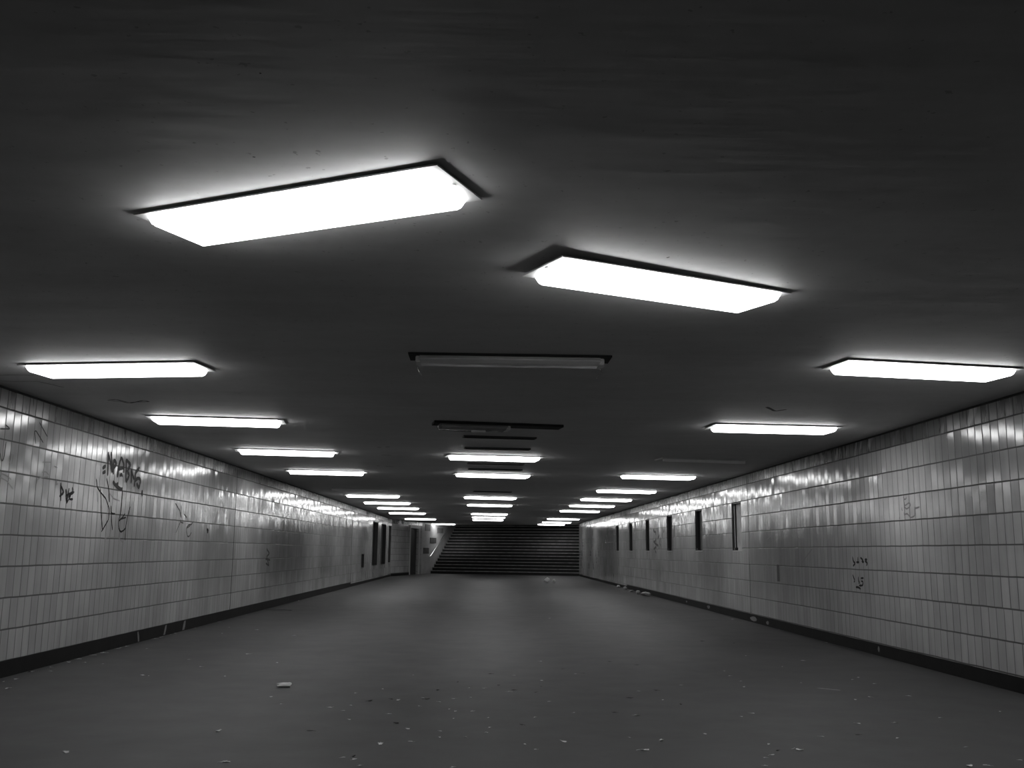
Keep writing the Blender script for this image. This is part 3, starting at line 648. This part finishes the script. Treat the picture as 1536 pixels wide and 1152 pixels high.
def leaf(x, y, size, kind, label, group=None):
    x = max(XL + 0.02 + size * 0.75, min(XR - 0.02 - size * 0.75, x))
    o = bpy.data.objects.new('dry_leaf', random.choice(LEAVES[kind])); COL.objects.link(o)
    o.location = (x, y, 0.0); o.scale = (size, size * random.uniform(0.6, 1.0), size * random.uniform(0.6, 1.1))
    o.rotation_euler = (0, 0, random.uniform(0, 2 * PI))
    return tag(o, label, 'leaf', group)
for x, y in LITTER['wall']:
    leaf(x, y, random.uniform(0.04, 0.085), 'leaf' if random.random() < .75 else 'leaf_bright', 'pale dry leaf scrap swept along the foot of the left wall', 'leaf scraps along the left wall')
for x, y in LITTER['pale']:
    leaf(x, y, random.uniform(0.028, 0.055) * (1 if y < 12 else 1.3), 'leaf', 'small pale dry leaf lying on the open asphalt', 'small pale leaves on the asphalt')
for x, y in LITTER['dark']:
    leaf(x, y, random.uniform(0.04, 0.06), 'leaf_dark', 'small black curled leaf on the open asphalt', 'small black leaves on the asphalt')
BIG = ['large pale leaf on the asphalt right of the bottom left corner', 'large pale leaf nearest the bottom left corner', 'pale leaf at the bottom edge, left of centre',
       'bright elongated leaf near the left wall', 'long pale leaf in the middle scatter, left of centre', 'long flat pale leaf in the foreground left of centre',
       'broad pale leaf in the foreground right of centre', 'two-pointed pale leaf in the right centre foreground', 'broad bright leaf nearest the viewer right of centre',
       'bright leaf nearest to a black leaf at lower right', 'bright leaf at the bottom edge near the right corner']
for (x, y), lb in zip(LITTER['big'], BIG): leaf(x, y, random.uniform(0.065, 0.08), 'leaf_bright', lb)

# crumpled white cup, torn bag, twig, rubble
def lump(name, loc, size, seed, mat, label, cat, group=None, flat=0.6, sub=3, amp=0.35):
    r = random.Random(seed); bm = bmesh.new(); bmesh.ops.create_icosphere(bm, subdivisions=sub, radius=0.5)
    dirs = [(Vector((r.uniform(-1, 1), r.uniform(-1, 1), r.uniform(-1, 1))).normalized(), r.uniform(0.25, 0.45)) for _ in range(9)]
    for w in bm.verts:
        for d, lim in dirs:
            t = w.co.dot(d)
            if t > lim: w.co -= d * (t - lim) * 0.9
        w.co += w.co.normalized() * r.uniform(-.03, .03) * amp
    zmin = min(w.co.z for w in bm.verts)
    for w in bm.verts: w.co = Vector((w.co.x * size[0], w.co.y * size[1], (w.co.z - zmin) * size[2]))
    o = link(name, bm, mat); o.location = loc; o.rotation_euler = (0, 0, r.uniform(0, 6)); return tag(o, label, cat, group)
cx, cy = LITTER['cup'][0]
bm = bmesh.new(); n = 20     # a squashed paper cup lying on its side, open mouth towards the right
prof = [(-0.055, 0.0), (-0.055, 0.022), (0.0, 0.028), (0.05, 0.034), (0.054, 0.037), (0.05, 0.031), (0.0, 0.025), (-0.05, 0.019), (-0.05, 0.0)]
rings = []
for x, rr in prof:
    rings.append([bm.verts.new((x + 0.01 * math.sin(3 * a), rr * math.cos(a) * 1.25, max(-0.02, rr * math.sin(a) * (0.68 + 0.12 * math.sin(2 * a + x * 40))))) for a in [2 * PI * k / n for k in range(n)]])
for A, B in zip(rings, rings[1:]):
    for k in range(n): bm.faces.new((A[k], A[(k + 1) % n], B[(k + 1) % n], B[k]))
bmesh.ops.remove_doubles(bm, verts=bm.verts, dist=0.0005)
zmin = min(w.co.z for w in bm.verts)
for w in bm.verts: w.co.z -= zmin
bmesh.ops.recalc_face_normals(bm, faces=bm.faces)
cup = link('paper_cup', bm, M['paper'], None, True); cup.location = (cx, cy, 0.0); cup.rotation_euler = (0, 0, 0.35)
tag(cup, 'white squashed paper cup lying on the asphalt left of centre', 'cup')
(bx, by), (bx2, by2) = LITTER['bag']
lump('crumpled_bag', (bx, by, 0), (0.30, 0.22, 0.22), 5, M['leaf_bright'], 'larger pale crumpled bag lying before the stairs', 'bag')
lump('crumpled_paper', (bx2, by2, 0), (0.16, 0.14, 0.16), 8, M['leaf_bright'], 'small crumpled paper right beside the crumpled bag', 'paper')
(ta, tb), (tc_, td) = LITTER['twig']
bm = bmesh.new(); tube(bm, [(-0.30, 0.02, 0.008), (-0.1, 0.0, 0.010), (0.1, 0.015, 0.014), (0.28, -0.02, 0.008)], [0.005, 0.009, 0.009, 0.006], 7)
tube(bm, [(0.05, 0.012, 0.012), (0.13, 0.07, 0.02)], [0.006, 0.003], 6)
tw = link('twig', bm, M['twig'], None, True); tw.location = (-4.25, 20.8, 0); tw.rotation_euler = (0, 0, -0.2); tag(tw, 'thin bare twig on the floor by the left wall', 'twig')
RB = ['first small rubble lump from the stairs, by the right skirting', 'second rubble lump from the stairs, by the right skirting', 'third rubble lump from the stairs, by the right skirting',
      'fourth rubble lump from the stairs, by the right skirting', 'longest broken plaster slab by the right skirting', 'rubble lump nearest the viewer, at the end of the long slab']
for i, ((x, y), lb) in enumerate(zip(LITTER['rubble'][:6], RB)):
    s = (0.22, 0.45, 0.14) if i == 4 else (random.uniform(.12, .2), random.uniform(.2, .34), random.uniform(.08, .14))
    o = lump('plaster_chunk', (min(x, 4.78), y, 0), s, 40 + i, M['rubble'], lb, 'plaster chunk', 'plaster chunks along the right wall', sub=2); o.rotation_euler = (0, 0, random.uniform(-.2, .2))

# ------------------------------------------------------------------ world, camera, view
w = bpy.data.worlds.new('night'); SC.world = w; w.use_nodes = True
bg = w.node_tree.nodes['Background']; bg.inputs[0].default_value = (1, 1, 1, 1); bg.inputs[1].default_value = 0.002

F_PX = 1467.0
fwd = Vector((729.0 - 768.0, 827.0 - 576.0, F_PX)).normalized()      # the passage's direction: right, down, forward of the camera
ro = math.radians(0.57)
right = Vector((math.cos(ro), math.sin(ro), 0.0)); right = (right - fwd * right.dot(fwd)).normalized()
up = right.cross(fwd)
if up.y > 0: up = -up
cam_axes = [Vector((right[i], fwd[i], up[i])) for i in range(3)]      # camera right, down, forward, in the passage's own axes
cd = bpy.data.cameras.new('camera'); cam = bpy.data.objects.new('camera', cd); COL.objects.link(cam)
R3 = Matrix((cam_axes[0], -cam_axes[1], -cam_axes[2])).transposed()
cam.matrix_world = Matrix.Translation((0, 0, 1.24)) @ R3.to_4x4()
cd.sensor_width = 36.0; cd.lens = F_PX / 1536.0 * 36.0; cd.clip_start = 0.05; cd.clip_end = 300
SC.camera = cam

vs = SC.view_settings
SC.display_settings.display_device = 'sRGB'
vs.view_transform = 'Standard'; vs.look = 'None'; vs.exposure = 0.0; vs.gamma = 1.0; vs.use_curve_mapping = False
SC.cycles.max_bounces = 8; SC.cycles.diffuse_bounces = 5; SC.cycles.glossy_bounces = 4
SC.cycles.sample_clamp_indirect = 4.0
SC.cycles.use_denoising = True
SC.cycles.use_light_tree = True
